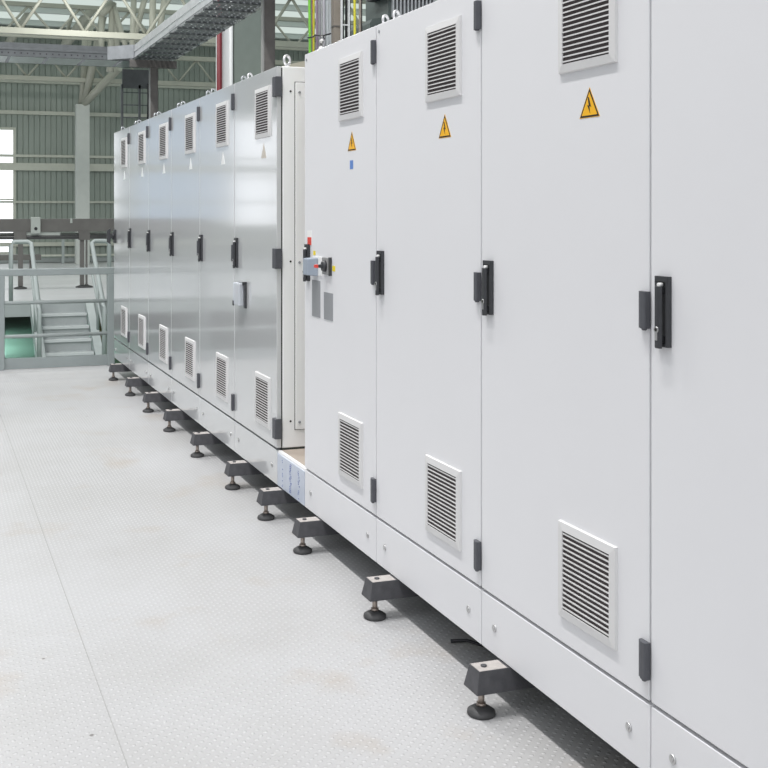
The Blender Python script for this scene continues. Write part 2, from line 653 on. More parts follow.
MB().box(-0.002, 0, 4.165 - yy, 4.268 - yy, 0.985, 1.098).build('label_plate', 'plate_grey', r)
b = MB()
b.box(-0.0012, 0, 4.422 - yy, 4.476 - yy, 1.287, 1.350)
b.slot = 1
b.box(-0.0018, -0.0012, 4.424 - yy, 4.474 - yy, 1.288, 1.322)
b.build('safety_tag', ['tag_white', 'tag_red'], r)
MB().box(-0.001, 0, 0.247 - 0.020, 0.247 + 0.012, 1.600, 1.634).build('small_sticker', 'tag_blue', r)

# far row, glossy
pxs = [277.0, 234.5, 199.8, 171.3, 148.3, 129.5, 114.0]
fy = [at(p, 210, 1).x for p in pxs]                    # lateral over depth
fy = [XF / q for q in fy]
far_labels = [
    'glossy grey cabinet with a clear-covered box on its door, beside the gap',
    'glossy grey electrical cabinet second from the gap in the far row',
    'glossy grey electrical cabinet third from the gap in the far row',
    'glossy grey electrical cabinet fourth from the gap in the far row',
    'glossy grey electrical cabinet last but one before the guard rail',
    'glossy grey cabinet with rotary isolator at the far end by the guard rail',
]
ffeet = [5.43, 6.2, 6.97, 7.68, 8.4, 9.2]
far = []
for k in range(6):
    w = fy[k + 1] - fy[k]
    far.append(make_cabinet(fy[k], w, far_labels[k], 'glossy grey cabinets in the far row', 'gloss_coat', 'corner' if k == 0 else 'far', 0.5,
                            ffeet[k], [(0.07, 0.06), (0.07, w - 0.06)], 'pale_beige' if k == 0 else 'pale_silver', handle=k < 5))

# clear-covered box on the first far cabinet
r = far[0]
w0 = fy[1] - fy[0]
bx = MB().box(-0.006, 0, w0 - 0.225, w0 - 0.085, 0.935, 1.063).build('meter_box', 'plate_grey', r, bevel=0.002)
MB().box(-0.036, -0.006, w0 - 0.21, w0 - 0.095, 0.94, 1.058).build('clear_cover', 'clear_plastic', bx, bevel=0.006)
b = MB()
b.box(-0.010, 0.0, w0 - 0.238, w0 - 0.212, 0.93, 1.066)
b.box(-0.020, -0.010, w0 - 0.236, w0 - 0.214, 1.050, 1.066)
b.build('cover_hinge', 'black_plastic', bx)
MB().box(-0.040, -0.034, w0 - 0.112, w0 - 0.100, 0.936, 0.962).build('cover_latch', 'black_plastic', bx)

# side of that cabinet facing the gap: recessed panel and screws
b = MB()
xs0, xs1 = 0.036, 0.088
b.box(xs1 + 0.003, 0.46, -0.006, 0.0015, GAP + 0.09, TOP - 0.075)
b.build('side_panel', 'side_coat', r, bevel=0.002)
MB().box(xs1, 0.463, -0.001, 0.0012, GAP + 0.087, TOP - 0.072).build('panel_seam', 'gasket', r)
for z in (2.0, 1.19, 0.43):
    share(lambda: MB().lathe([(0.006, -0.012), (0.006, -0.006)], (0, 0, 0), 'y', 12), CACHE, 'psc', 'panel_screw', 'plate_grey', r, (xs1 + 0.022, 0, z))
    share(lambda: MB().lathe([(0.005, -0.001), (0.005, 0.001)], (0, 0, 0), 'y', 12), CACHE, 'psd', 'frame_hole', 'sign_black', r, (xs1 - 0.02, 0, z + 0.005))

# isolator on the last far cabinet
r = far[5]
w5 = fy[6] - fy[5]
sw = MB().box(-0.014, 0, w5 - 0.12, w5 - 0.03, 1.15, 1.27).build('rotary_isolator', 'black_plastic', r, bevel=0.004)
b = MB()
b.lathe([(0.03, -0.014), (0.028, -0.03), (0.018, -0.034), (0.018, -0.05)], (0, w5 - 0.075, 1.21), 'x', 20)
b.box(-0.05, -0.035, w5 - 0.12, w5 - 0.03, 1.195, 1.225)
b.hexa([(-0.045, w5 - 0.09, 1.14), (-0.045, w5 - 0.06, 1.14), (-0.045, w5 - 0.06, 1.28), (-0.045, w5 - 0.09, 1.28),
        (-0.075, w5 - 0.085, 1.16), (-0.075, w5 - 0.065, 1.16), (-0.075, w5 - 0.065, 1.26), (-0.075, w5 - 0.085, 1.26)])
b.build('isolator_knob', 'black_plastic', sw)

# base section bridging the gap, still in its blue film
g0, g1 = 4.519, fy[0]
root = thing('base_plinth', (XF, g0, 0), 'base section bridging the gap between the two rows, still in blue printed film', 'plinth')
L_ = g1 - g0
MB().box(0.022, 0.5, 0.002, L_ - 0.002, PB + 0.004, GAP - 0.02).build('base_frame', 'frame_dark', root)
MB().box(0.012, 0.5, 0.002, L_ - 0.002, GAP - 0.02, GAP - 0.004).build('deck', 'deck_tan', root)
MB().box(0.004, 0.022, 0.002, L_ - 0.002, PB, GAP - 0.003).build('lip', 'side_coat', root, bevel=0.002)
fl = MB().box(0.001, 0.004, 0.004, L_ - 0.004, PB + 0.001, GAP - 0.016).build('protective_film', 'film_blue', root)
b = MB()
rr = random.Random(3)
for ci in range(3):
    yc = L_ * (0.20 + 0.30 * ci)
    z = PB + 0.012
    while z < GAP - 0.03:
        hgt = rr.uniform(0.003, 0.007)
        wd = rr.uniform(0.010, 0.022) if ci % 2 else rr.uniform(0.006, 0.014)
        if ci % 2 == 0 and rr.random() < 0.2:
            z += 0.012
            continue
        o_ = rr.uniform(-0.008, 0.008)
        b.box(0.0002, 0.001, yc + o_ - wd / 2, yc + o_ + wd / 2, z, z + hgt * 0.7)
        z += hgt + 0.003
b.build('printed_marks', 'film_ink', fl)
add_foot(root, 4.85 - g0)

# ------------------------------------------------------------------ floors, walls, roof
PE = 10.16          # edge of the near platform
FP = 17.15          # edge of the far platform
WY = 30.5           # far wall

o = MB().box(-7, 6, -2.5, PE, -0.14, 0).build('floor', 'tread_plate')
structure(o)
structure(MB().box(0.4950, 0.4978, -2.4, PE - 0.01, 0, 0.0008).build('trim_1', 'seam_grey'))
structure(MB().box(-7, 22, FP, WY - 0.35, -0.16, 0).build('floor', 'platform'))
structure(MB().box(-7, 22, FP - 0.02, FP, -0.2, 0.004).build('trim_2', 'fascia'))
structure(MB().box(-12, 22, PE - 4, WY, -1.1, -0.95).build('floor', 'ground_green'))

# corrugated far wall, one profiled sheet
b = MB()
x = -12.0
prof = []
pitch = 0.15
while x < 22:
    prof += [(x, 0.0), (x + 0.095, 0.0), (x + 0.110, 0.022), (x + 0.135, 0.022)]
    x += pitch
prof.append((22.0, 0.0))
# windows cut the sheet into bands
WINS = [(-7.0, -5.35, 1.0, 4.2, 'window_bright'), (-5.2, -2.5, 1.15, 5.6, 'window_soft'), (-1.85, 2.26, 0.30, 3.62, 'window_bright')]


def sheet(x0, x1, z0, z1):
    pts = [(x0, 0.0)] + [q for q in prof if x0 < q[0] < x1] + [(x1, 0.0)]
    lo = [b.bm.verts.new((q[0], WY + q[1], z0)) for q in pts]
    hi = [b.bm.verts.new((q[0], WY + q[1], z1)) for q in pts]
    for i in range(len(pts) - 1):
        b._f([lo[i], lo[i + 1], hi[i + 1], hi[i]])


ZT = 6.5
edges = [-12.0]
for wn in WINS:
    sheet(edges[-1], wn[0], -1.4, ZT)
    sheet(wn[0], wn[1], -1.4, wn[2])
    sheet(wn[0], wn[1], wn[3], ZT)
    edges.append(wn[1])
sheet(edges[-1], 22.0, -1.4, ZT)
wall = b.build('wall_far', 'siding')
structure(wall)
sol = wall.modifiers.new('thick', 'SOLIDIFY')
sol.thickness = 0.03
sol.offset = -1
for i, wn in enumerate(WINS):
    x0, x1, z0, z1, mm = wn
    f = MB()
    t = 0.07
    f.box(x0 - t, x0, WY - 0.06, WY + 0.1, z0 - t, z1 + t)
    f.box(x1, x1 + t, WY - 0.06, WY + 0.1, z0 - t, z1 + t)
    f.box(x0, x1, WY - 0.06, WY + 0.1, z0 - t, z0)
    f.box(x0, x1, WY - 0.06, WY + 0.1, z1, z1 + t)
    nb = max(1, int((x1 - x0) / 1.4))
    for k in range(1, nb):
        xx = x0 + (x1 - x0) * k / nb
        f.box(xx - 0.025, xx + 0.025, WY - 0.02, WY + 0.06, z0, z1)
    zz = z0 + (z1 - z0) * 0.43
    f.box(x0, x1, WY - 0.02, WY + 0.06, zz - 0.02, zz + 0.02)
    fo = structure(f.build('window_%d' % (i + 1), 'girt_paint'))
    MB().box(x0, x1, WY + 0.06, WY + 0.09, z0, z1).build('pane', mm, fo)

# girts on the wall
tn = 3
for z, h, d in ((4.10, 0.10, 0.10), (2.92, 0.07, 0.08), (2.62, 0.20, 0.16), (1.66, 0.06, 0.08), (0.50, 0.11, 0.10), (4.95, 0.08, 0.1)):
    structure(MB().box(-12, 22, WY - d - 0.001, WY - 0.001, z - h / 2, z + h / 2).build('trim_%d' % tn, 'girt_paint'))
    tn += 1
structure(MB().box(-12, 22, WY - 0.06, WY - 0.001, 0.0, 0.12).build('baseboard_far', 'fascia'))

# roof deck with its purlins
b = MB()
yv = 16.0
k = 0
while yv < WY + 0.3:
    b.box(-12, 22, yv, yv + 0.13, 6.45, 6.50)
    b.box(-12, 22, yv + 0.13, yv + 0.25, 6.49, 6.53)
    yv += 0.25
for yv in (16.4, 18.6, 20.8, 23.0, 25.2, 27.4, 29.3):
    b.box(-12, 22, yv - 0.05, yv + 0.05, 6.30, 6.45)
structure(b.build('ceiling', 'roof_deck'))


emit('roof_fill_glow', (0.88, 1.0, 0.94), 0.72)  # added glow panels under the deck that brighten the far hall
wn = 3
for ya, yb in ((16.5, 18.5), (18.7, 20.7), (20.9, 22.9), (23.1, 25.1), (25.3, 27.3), (27.5, 29.2)):
    fo = structure(MB().box(-12, 22, ya - 0.05, ya, 6.40, 6.46).build('window_%d' % wn, 'roof_deck'))  # edge strip of an added roof glow panel
    MB().box(-12, 22, ya, yb, 6.435, 6.445).build('pane', 'roof_fill_glow', fo)
    wn += 1


# ------------------------------------------------------------------ roof steel
def truss(Y, z0, z1, x0, x1, pitch, rc, rw, label, ph=0.0, square=True):
    root = thing('roof_truss', (x0, Y, z0), label, 'roof truss', 'cream lattice trusses under the roof')
    for z in (z0, z1):
        MB().box(0, x1 - x0, -rc, rc, z - z0 - rc, z - z0 + rc).build('chord', 'cream_steel', root, bevel=0.01)
    n = int((x1 - x0 - ph) / pitch)
    key = 'web%.2f%.2f%.3f' % (pitch, z1 - z0, rw)
    for k in range(n):
        xa = ph + k * pitch
        for s, a, c in (('a', 0, pitch / 2), ('b', pitch, pitch / 2)):
            share(lambda: MB().tube([(a, 0, z1 - z0 - rc * 0.6), (c, 0, rc * 0.6)], rw, 8), CACHE, key + s, 'web', 'cream_steel', root, (xa, 0, 0))
    return root


truss(28.9, 4.86, 5.55, -3, 18, 1.0, 0.060, 0.028, 'cream lattice truss close to the green far wall, its chords below the cable tray')
truss(23.2, 5.16, 6.25, -3, 16, 1.32, 0.065, 0.035, 'cream lattice truss nearer the camera, its lower chord just above the cable tray', ph=0.25)
truss(26.2, 5.55, 6.28, -3, 17, 1.2, 0.05, 0.03, 'cream lattice truss high under the roof, between the two lower trusses', ph=0.5)

# main column with its branching struts
c0 = at(75.5, 210, 29.2)
c1 = at(89, 210, 29.2)
ctop = at(82, 104.5, 29.2).z
col = thing('steel_column', ((c0.x + c1.x) / 2, 29.2, 0), 'pale square column before the green wall, branching into tubes at its top', 'column')
hw = (c1.x - c0.x) / 2
MB().box(-hw, hw, -hw * 0.8, hw * 0.8, 0, ctop).build('shaft', 'column_paint', col, bevel=0.01)
base = Vector(((c0.x + c1.x) / 2, 29.2, 0))


def strut(p, q, r, name='strut'):
    MB().tube([Vector(p) - base, Vector(q) - base], r, 12).build(name, 'cream_steel', col)


node = Vector((base.x, 29.2, ctop - 0.02))
strut(node, at(119, 68, 28.0), 0.105)
strut(node, at(86, 20, 28.6), 0.085)
strut(node + Vector((0.05, 0, 0)), at(104, 12, 27.6), 0.10)
strut(node + Vector((-0.05, 0, 0)), at(93, 14, 29.0), 0.07)


def tree(label, segs, ref):
    root = thing('roof_strut', ref, label, 'strut', 'cream tubular roof struts')
    for p, q, r in segs:
        MB().tube([Vector(p) - ref, Vector(q) - ref], r, 12).build('tube', 'cream_steel', root)


p_ = at(113, 3, 25.5)
tree('forked cream roof tube with a bent elbow, left of the white upright tubes', [
    (at(99, 15, 25.5), p_, 0.11), (at(101.5, 14, 25.5), at(101.5, 62, 25.5), 0.07), (p_, at(110, 72, 25.5), 0.085),
    (p_, at(118, 60, 25.5), 0.075), (p_, at(126, 48, 25.0), 0.06)], p_)
p_ = at(134, -10, 24.5)
tree('pair of pale upright tubes rising behind the cable tray corner', [
    (p_, at(132, 60, 24.5), 0.068), (at(147, -10, 24.5), at(134, 40, 24.5), 0.068)], p_)
p_ = at(153, -10, 24.0)
tree('single cream upright tube just left of the cable tray side rail', [(p_, at(152, 50, 24.0), 0.075), (at(166, -10, 24), at(158, 40, 24), 0.07)], p_)
p_ = at(62, 0, 27)
tree('long cream roof brace slanting across the upper left', [(at(8, 44, 28.2), at(47, -14, 27.2), 0.10)], p_)
p_ = at(100, 20, 27)
tree('cream roof brace crossing behind the forked tube', [(at(66, 44, 28.0), at(104, -8, 27.0), 0.12), (at(58, 60, 28.4), at(78, -4, 27.4), 0.05)], p_)

# stuff behind the row: red pipe, white pier, grey-green partition
Yp = 13.5
a, c = at(216.8, 35, Yp), at(222, 35, Yp)
tag(MB().lathe([((c.x - a.x) / 2, -0.95), ((c.x - a.x) / 2, 6)], ((a.x + c.x) / 2, Yp, 0), n=18).build('red_pipe', 'red_paint'),
    'dark red vertical pipe beside the white pier behind the cabinets', 'pipe')
a, c = at(222.2, 35, Yp), at(234, 35, Yp)
pr = thing('pier', ((a.x + c.x) / 2, Yp + 0.1, -0.95), 'white rounded pier between the red pipe and the grey-green partition', 'pier')
MB().box(-(c.x - a.x) / 2, (c.x - a.x) / 2 - 0.004, -0.06, 0.25, 0, 7).build('core', 'white_paint', pr, bevel=0.03)
MB().lathe([(0.026, 0), (0.026, 7)], ((c.x - a.x) / 2 - 0.03, -0.07, 0), n=14).build('downpipe', 'white_paint', pr)
a, c = at(234.3, 35, Yp), at(271, 35, Yp)
tag(MB().box(a.x, c.x, Yp - 0.02, Yp + 0.12, -0.95, 5.4).build('partition_panel', 'panel_green'),
    'tall flat grey-green partition panel behind the far row of cabinets', 'panel')

# ------------------------------------------------------------------ cable trays
TX0, TX1, TZ, TH = 2.0, 2.42, 2.972, 0.135


def rail_profile(side):
    s = side
    return [(0, 0), (s * 0.025, 0), (s * 0.025, 0.006), (s * 0.006, 0.006), (s * 0.006, 0.055), (s * -0.006, 0.062),
            (s * -0.006, 0.078), (s * 0.006, 0.085), (s * 0.006, TH - 0.012), (s * 0.022, TH - 0.012), (s * 0.022, TH), (0, TH)]


Y0, Y1 = 2.2, 11.12
tr = thing('cable_tray', (TX0, Y1, TZ), 'galvanised perforated cable tray running overhead along the cabinet rows', 'cable tray')
for xx, s in ((0, 1), (TX1 - TX0, -1)):
    pr = [(xx + (u if s > 0 else u), v) for u, v in rail_profile(s)]
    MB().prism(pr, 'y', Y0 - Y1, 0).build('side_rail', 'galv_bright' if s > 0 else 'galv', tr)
b = MB()
Wd = TX1 - TX0
# perforated bottom: longitudinal strips bridged by cross strips
nx = 9
for i in range(nx):
    xx = 0.012 + (Wd - 0.024) * i / (nx - 1)
    b.box(xx - 0.017, xx + 0.017, Y0 - Y1, 0, 0.001, 0.003)
yv = Y0 - Y1 + 0.02
k = 0
while yv < -0.02:
    w = 0.022
    b.box(0.006, Wd - 0.006, yv - w, yv + w, 0.0006, 0.0034)
    yv += 0.075
b.build('perforated_bottom', 'tray_bottom', tr)
yv = Y0 - Y1 + 0.15
while yv < -0.05:
    share(lambda: MB().box(0.006, Wd - 0.006, -0.016, 0.016, -0.012, 0.0006), CACHE, 'trung', 'rung', 'galv_dark', tr, (0, yv, 0))
    yv += 0.3
for yv in (-2.0, -4.9):
    sp = MB().box(-0.003, 0.0, yv - 0.16, yv + 0.16, 0.02, 0.115).build('splice_plate', 'galv_bright', tr, bevel=0.002)
    b = MB()
    b.box(-0.0045, -0.003, yv - 0.05, yv + 0.05, 0.058, 0.076)
    for q in (-0.12, -0.085, 0.085, 0.12):
        b.lathe([(0.009, -0.005), (0.009, -0.003)], (0, yv + q, 0.067), 'x', 12)
    b.build('splice_bolts', 'black_plastic', sp)

# cross tray to the left
CY0, CY1 = 11.12, 11.66
tr2 = thing('cable_tray', (TX1, CY0, TZ), 'dark galvanised cable tray crossing to the left above the guard rail', 'cable tray')
XL = -4.0 - TX1
for yv, s in ((0, 1), (CY1 - CY0, -1)):
    pr = [(yv + u, v) for u, v in rail_profile(s)]
    b = MB().prism(pr, 'x', XL, -(TX1 - TX0) + 0.02 if s > 0 else 0)
    b.slot = 1
    xv = XL + 0.06
    while xv < -0.1 and s > 0:
        b.box(xv, xv + 0.013, -0.0008, 0.001, 0.025, 0.040)
        xv += 0.062
    b.build('side_rail', ['galv_dark', 'cable_black'], tr2)
xv = XL
while xv < 0:
    b = MB()
    b.hexa([(xv, 0.006, 0), (min(0, xv + 0.335), 0.006, 0), (min(0, xv + 0.335), CY1 - CY0 - 0.006, 0), (xv, CY1 - CY0 - 0.006, 0),
            (xv, 0.006, 0.003), (min(0, xv + 0.335), 0.006, 0.003), (min(0, xv + 0.335), CY1 - CY0 - 0.006, 0.003), (xv, CY1 - CY0 - 0.006, 0.003)])
    b.build('bottom_plate', 'galv', tr2)
    xv += 0.37
b = MB()
b.hexa([(-0.24, -0.010, 0.0), (-0.012, -0.23, 0.0), (-0.002, -0.22, 0.0), (-0.23, -0.001, 0.0),
        (-0.24, -0.010, TH), (-0.012, -0.23, TH), (-0.002, -0.22, TH), (-0.23, -0.001, TH)])
b.build('corner_gusset', 'galv', tr)

# posts that carry the tray
for Yq, lab in ((7.02, 'dark steel strut post holding the cable tray, tall one right of the partition panel'),
                (10.92, 'dark steel strut post with a cross arm under the far end of the cable tray')):
    pt = thing('tray_post', (2.2, Yq, 0), lab, 'post', 'steel posts under the cable tray')
    b = MB()
    b.box(-0.036, 0.042, -0.02, 0.02, 0, TZ - 0.085)
    b.build('post', 'strut_brown', pt, bevel=0.003)
    MB().box(-0.046, -0.036, -0.022, 0.022, 0, TZ - 0.085).build('post_edge', 'strut_edge', pt)
    b = MB()
    b.box(-0.245, 0.235, -0.024, 0.024, TZ - 0.09, TZ - 0.013)
    b.build('arm', 'strut_brown', pt, bevel=0.003)
    MB().box(-0.09, 0.09, -0.07, 0.07, 0, 0.012).build('foot_plate', 'strut_brown', pt)

# wire ladder dropping below the tray corner
ld = thing('wire_ladder', (2.02, 11.75, 0), 'vertical wire cable ladder dropping from the tray corner behind the far cabinets', 'cable ladder')
MB().box(0, 0.30, -0.02, 0.0, 2.76, 2.965).build('head_plate', 'galv_dark', ld)
for xx in (0.0, 0.19, 0.29):
    MB().box(xx - 0.012, xx + 0.012, -0.02, 0.01, 0.0, 2.80).build('ladder_rail', 'galv_dark', ld)
for k in range(20):
    share(lambda: MB().box(0, 0.29, -0.006, 0.0, -0.006, 0.006), CACHE, 'lrung', 'rung', 'galv_dark', ld, (0, 0, 0.15 + 0.135 * k))
tag(MB().tube([at(148.8, 84, 11.7), at(148.8, 100, 11.7), at(148, 128, 11.7), (at(148, 200, 11.7).x, 11.7, 0.0)], 0.016, 10).build('cable', 'cable_black'),
    'thick black cable on the wire ladder, left of the tray post', 'cable')

# ------------------------------------------------------------------ cables rising in the gap between the rows
def cable(px0, px1, Y, r, mt, label, top=4.2, wob=0.0, grp=None):
    a = at(px0, 40, Y).x
    c = at(px1, 40, Y).x
    pts = []
    for k in range(15):
        t = k / 14
        z = GAP - 0.003 + r * 0.2 + (top - GAP) * t
        # px0 where the cable passes the cabinet top, px1 above
        zt = (z - 2.05) / 0.5
        xx = a + (c - a) * max(0, min(1.5, zt))
        pts.append((xx + wob * math.sin(t * 9), Y + 0.008 * math.sin(t * 6 + px0), z))
    return tag(MB().tube(pts, r, 10).build('cable', mt), label, 'cable', 'cables rising in the gap between the rows')


cable(310.0, 308.6, 4.76, 0.0065, 'cable_green', 'thick green earth cable, leftmost of the bundle rising from the gap')
cable(312.2, 311.6, 4.80, 0.0040, 'cable_violet', 'thin violet cable right beside the green earth cable')
cable(313.2, 312.4, 4.82, 0.0036, 'cable_orange', 'thin orange cable between the violet and the yellow cables')
cable(314.0, 313.8, 4.77, 0.0048, 'cable_yellow', 'yellow cable in the bundle, right of the orange one')
cable(317.2, 316.6, 4.74, 0.0055, 'cable_violet', 'dark violet cable between yellow and grey cables')
cable(320.0, 319.4, 4.76, 0.0075, 'cable_grey', 'thick grey cable just right of the dark violet one')
PALE = cable(321.8, 321.6, 4.80, 0.0065, 'cable_pale', 'pale cable right of the thick grey cable, above the clear plastic wrap')
cable(324.6, 324.2, 4.73, 0.0068, 'cable_grey', 'grey cable in the middle of the pale group')
cable(327.5, 325.6, 4.76, 0.0078, 'cable_pale', 'thick pale blue-grey cable leaning left near the brown duct')
cable(329.8, 329.4, 4.79, 0.0078, 'cable_pale', 'thick pale blue-grey cable upright next to the brown duct')
tie = MB()
a = at(307.5, 38, 4.73)
c = at(331, 33.5, 4.70)
tie.tube([a, at(313, 37, 4.725), at(315, 35, 4.72), at(322, 36, 4.70), c], 0.0035, 8)
tie.tube([at(323, 36, 4.70), at(324.5, 39.5, 4.70)], 0.003, 8)
tag(tie.build('cable_tie', 'cable_black'), 'black cable tie strapped across the coloured cable bundle', 'cable tie')
a, c = at(332.3, 20, 4.80), at(339.3, 20, 4.80)
dz = GAP - 0.003
dk = thing('duct', ((a.x + c.x) / 2, 4.80, dz), 'brown square cable duct rising beside the coloured cables', 'duct')
MB().box(-(c.x - a.x) / 2, (c.x - a.x) / 2, -0.02, 0.03, 0, 4.0 - dz).build('duct_body', 'duct_brown', dk, bevel=0.003)
MB().box(-(c.x - a.x) / 2 - 0.002, (c.x - a.x) / 2 + 0.002, -0.022, 0.032, 2.3 - dz, 2.306 - dz).build('joint_band', 'strut_brown', dk)
# white cable ladder with black cables right of the duct
a, c = at(341, 20, 4.76), at(348.3, 20, 4.76)
wl = thing('cable_ladder', (a.x, 4.76, dz), 'slim white cable ladder with black cables in it, right of the brown duct', 'cable ladder')
w_ = c.x - a.x
for xx in (0, w_):
    MB().box(xx - 0.0035, xx + 0.0035, -0.012, 0.0, 0, 4.0 - dz).build('ladder_rail', 'white_paint', wl)
for k in range(16):
    share(lambda: MB().box(0, w_, -0.006, -0.001, -0.003, 0.003), CACHE, 'wrung', 'rung', 'white_paint', wl, (0, 0, 0.165 + 0.23 * k))
cable(343.2, 343.0, 4.785, 0.006, 'cable_black', 'black cable behind the white ladder, left one')
cable(346.0, 346.0, 4.785, 0.006, 'cable_black', 'black cable behind the white ladder, right one')
cable(350.6, 350.6, 4.80, 0.0028, 'cable_black', 'thin black cable between the white ladder and the olive cable')
cable(354.8, 354.4, 4.76, 0.0060, 'cable_yellow', 'olive yellow cable right of the white ladder')
cable(359.2, 359.6, 4.76, 0.0062, 'duct_brown', 'tan cable at the right end of the bundle, by the eyebolts')
cable(361.6, 362.0, 4.80, 0.003, 'cable_black', 'thin dark cable at the right edge of the bundle')
cw = MB().tube([at(321.8, 36, 4.70), at(321.6, 41, 4.70), at(321.2, 48, 4.70), at(321, 60, 4.70)], [0.006, 0.011, 0.013, 0.012], 12)
cw.build('plastic_wrap', 'pale_silver', PALE, label='bunched clear plastic wrap')

# far things on the right, over the cabinet tops
Yq = 12.5
a = at(353, 0, Yq)
tp = MB()
p = [at(262 + 20, 66, Yq), at(304, 61, Yq), at(330, 66, Yq), at(330, 90, Yq), at(282, 90, Yq)]
tp.prism([(q.x, q.z) for q in p], 'y', Yq, Yq + 1.2)
tag(tp.build('machine_hood', 'tent_cream'), 'tan sloping machine hood seen just over the eyebolt of the far row', 'hood')
Yq = 8.0
p = [at(370, 23, Yq), at(372, 19, Yq), at(386, 17, Yq), at(390, 22, Yq), at(420, 22, Yq), at(420, 40, Yq), at(370, 40, Yq)]
mh = MB().prism([(q.x, q.z) for q in p], 'y', Yq, Yq + 0.5)
mc = thing('machine', (0, 0, 0), 'dark ribbed machine head behind the near row eyebolts', 'machine')
mh.build('lower_housing', 'machine_dark', mc)
a0, a1 = at(384, 10, Yq), at(436, 10, Yq)
zt, zb = at(400, -14, Yq).z, at(400, 20, Yq).z
MB().box(a0.x + 0.05, a1.x, Yq + 0.03, Yq + 0.5, zb, zt).build('head', 'machine_dark', mc)
for k in range(12):
    xx = a0.x + 0.08 + (a1.x - a0.x - 0.1) * k / 11
    share(lambda: MB().box(-0.008, 0.008, 0, 0.04, 0, 0.16), CACHE, 'rib', 'rib', 'galv', mc, (xx, Yq - 0.01, zb + 0.02), bevel=0.004)
MB().box(a0.x - 0.02, a1.x, Yq - 0.02, Yq + 0.3, zb + 0.19, zb + 0.24).build('top_band', 'cable_black', mc)
# its stand, down to the ground behind the cabinets
MB().box(a0.x + 0.1, a0.x + 0.5, Yq + 0.1, Yq + 0.4, 0.0, zb + 0.01).build('stand', 'machine_dark', mc)
MB().box(at(283, 90, 12.5).x, at(329, 90, 12.5).x, 12.6, 13.6, -0.95, at(300, 89, 12.5).z).build('hood_body', 'tent_cream', bpy.data.objects['machine_hood'])

# ------------------------------------------------------------------ near guard rail
gx0, gx1 = -2.6, 1.66
GY = 10.10
gr = thing('guard_rail', (gx1, GY, 0), 'grey steel guard rail at the end of the aisle with toe board', 'guard rail')


def sq(x, z0, z1, w=0.066):
    return MB().box(x - w / 2, x + w / 2, -w / 2, w / 2, z0, z1)


for xx in (gx1 - 0.03, 0.66 - 0.02, -0.70, -2.0):
    pz = sq(xx - gx1, 0, 0.846).build('post', 'rail_paint', gr, bevel=0.006)
MB().box(gx0 - gx1, 0.0, -0.033, 0.033, 0.845, 0.908).build('top_rail', 'rail_paint', gr, bevel=0.006)
for z in (0.600, 0.297):
    MB().tube([(gx0 - gx1, 0, z), (0, 0, z)], 0.017, 12).build('middle_rail', 'rail_pale', gr)
MB().box(gx0 - gx1, 0.0, -0.006, 0.006, 0.004, 0.10).build('toe_board', 'rail_paint', gr)

# ------------------------------------------------------------------ stair down from the far platform
sx0, sx1 = 1.66, 2.36
st = thing('stair', ((sx0 + sx1) / 2, FP, 0), 'grey steel stair descending from the far platform behind the guard rail', 'stair')
hw = (sx1 - sx0) / 2
rise, run, n = 0.17, 0.245, 5
for k in range(n):
    z = -rise * (k + 1) + 0.02
    y = -run * k
    share(lambda: MB().box(-hw, hw, -run - 0.02, 0.0, -0.03, 0.0), CACHE, 'tread', 'tread', 'tread_paint', st, (0, y, z))
    share(lambda: MB().box(-hw, hw, -run - 0.026, -run + 0.02, -0.035, 0.003), CACHE, 'nose', 'tread_nosing', 'tread_nose', st, (0, y, z))
    share(lambda: MB().box(-hw, hw, 0.0, 0.006, -0.03, rise - 0.03), CACHE, 'riser', 'riser', 'tread_paint', st, (0, y - 0.004, z))
for s in (-1, 1):
    x0 = s * (hw + 0.01)
    x1 = s * (hw + 0.13)
    lo = (0, -0.15)
    e = (-run * n, -rise * n - 0.04)
    poly = [(0.0, 0.03), (0.0, -0.22), (e[0] + 0.0, e[1] - 0.16), (e[0] - 0.12, e[1] - 0.16), (e[0] - 0.12, e[1] + 0.06)]
    MB().prism(poly, 'x', min(x0, x1), max(x0, x1)).build('stringer', 'rail_pale', st)
for s, xp in ((-1, 1.24), (1, 2.75)):
    xr = (sx1 if s > 0 else sx0) + s * 0.115 - (sx0 + sx1) / 2
    xo = xp - (sx0 + sx1) / 2
    h = 0.95
    r_ = 0.034
    pts = [(xo, 0.03, 0), (xo, 0.03, h - 0.05), (xo - s * 0.03, 0.03, h - 0.01), (xo - s * 0.06, 0.03, h), (xr + s * 0.05, 0.03, h), (xr, 0.0, h - 0.03),
           (xr, -0.10, h - 0.12), (xr, -run * n + 0.05, h - rise * n - 0.04), (xr, -run * n, h - rise * n - 0.10), (xr, -run * n, -rise * n - 0.10)]
    MB().tube(pts, r_, 12).build('handrail', 'rail_pale', st)
    MB().tube([(xo, 0.03, 0.48), (xr + s * 0.03, 0.03, 0.48), (xr, -0.02, 0.44), (xr, -run * n, 0.48 - rise * n)], 0.02, 10).build('middle_rail', 'rail_pale', st)
    for q in (2.5,):
        MB().tube([(xr, -run * q, -rise * q + 0.02), (xr, -run * q, h - rise * q - 0.06)], 0.024, 10).build('rail_post', 'rail_pale', st)

# far guard rail before the wall
fg = thing('guard_rail', (3.2, 29.6, 0), 'thin pale guard rail along the far edge of the far platform by the green wall', 'guard rail')
for px in (-26, 63, 158):
    xx = at(px, 250, 29.6).x - 3.2
    MB().box(xx - 0.035, xx + 0.035, -0.03, 0.03, 0, 0.72).build('post', 'rail_pale', fg)
MB().box(-3.6, 6, -0.02, 0.02, 0.20, 0.25).build('middle_rail', 'girt_paint', fg)
MB().box(-3.6, 6, -0.02, 0.02, 0.66, 0.70).build('top_rail', 'girt_paint', fg)

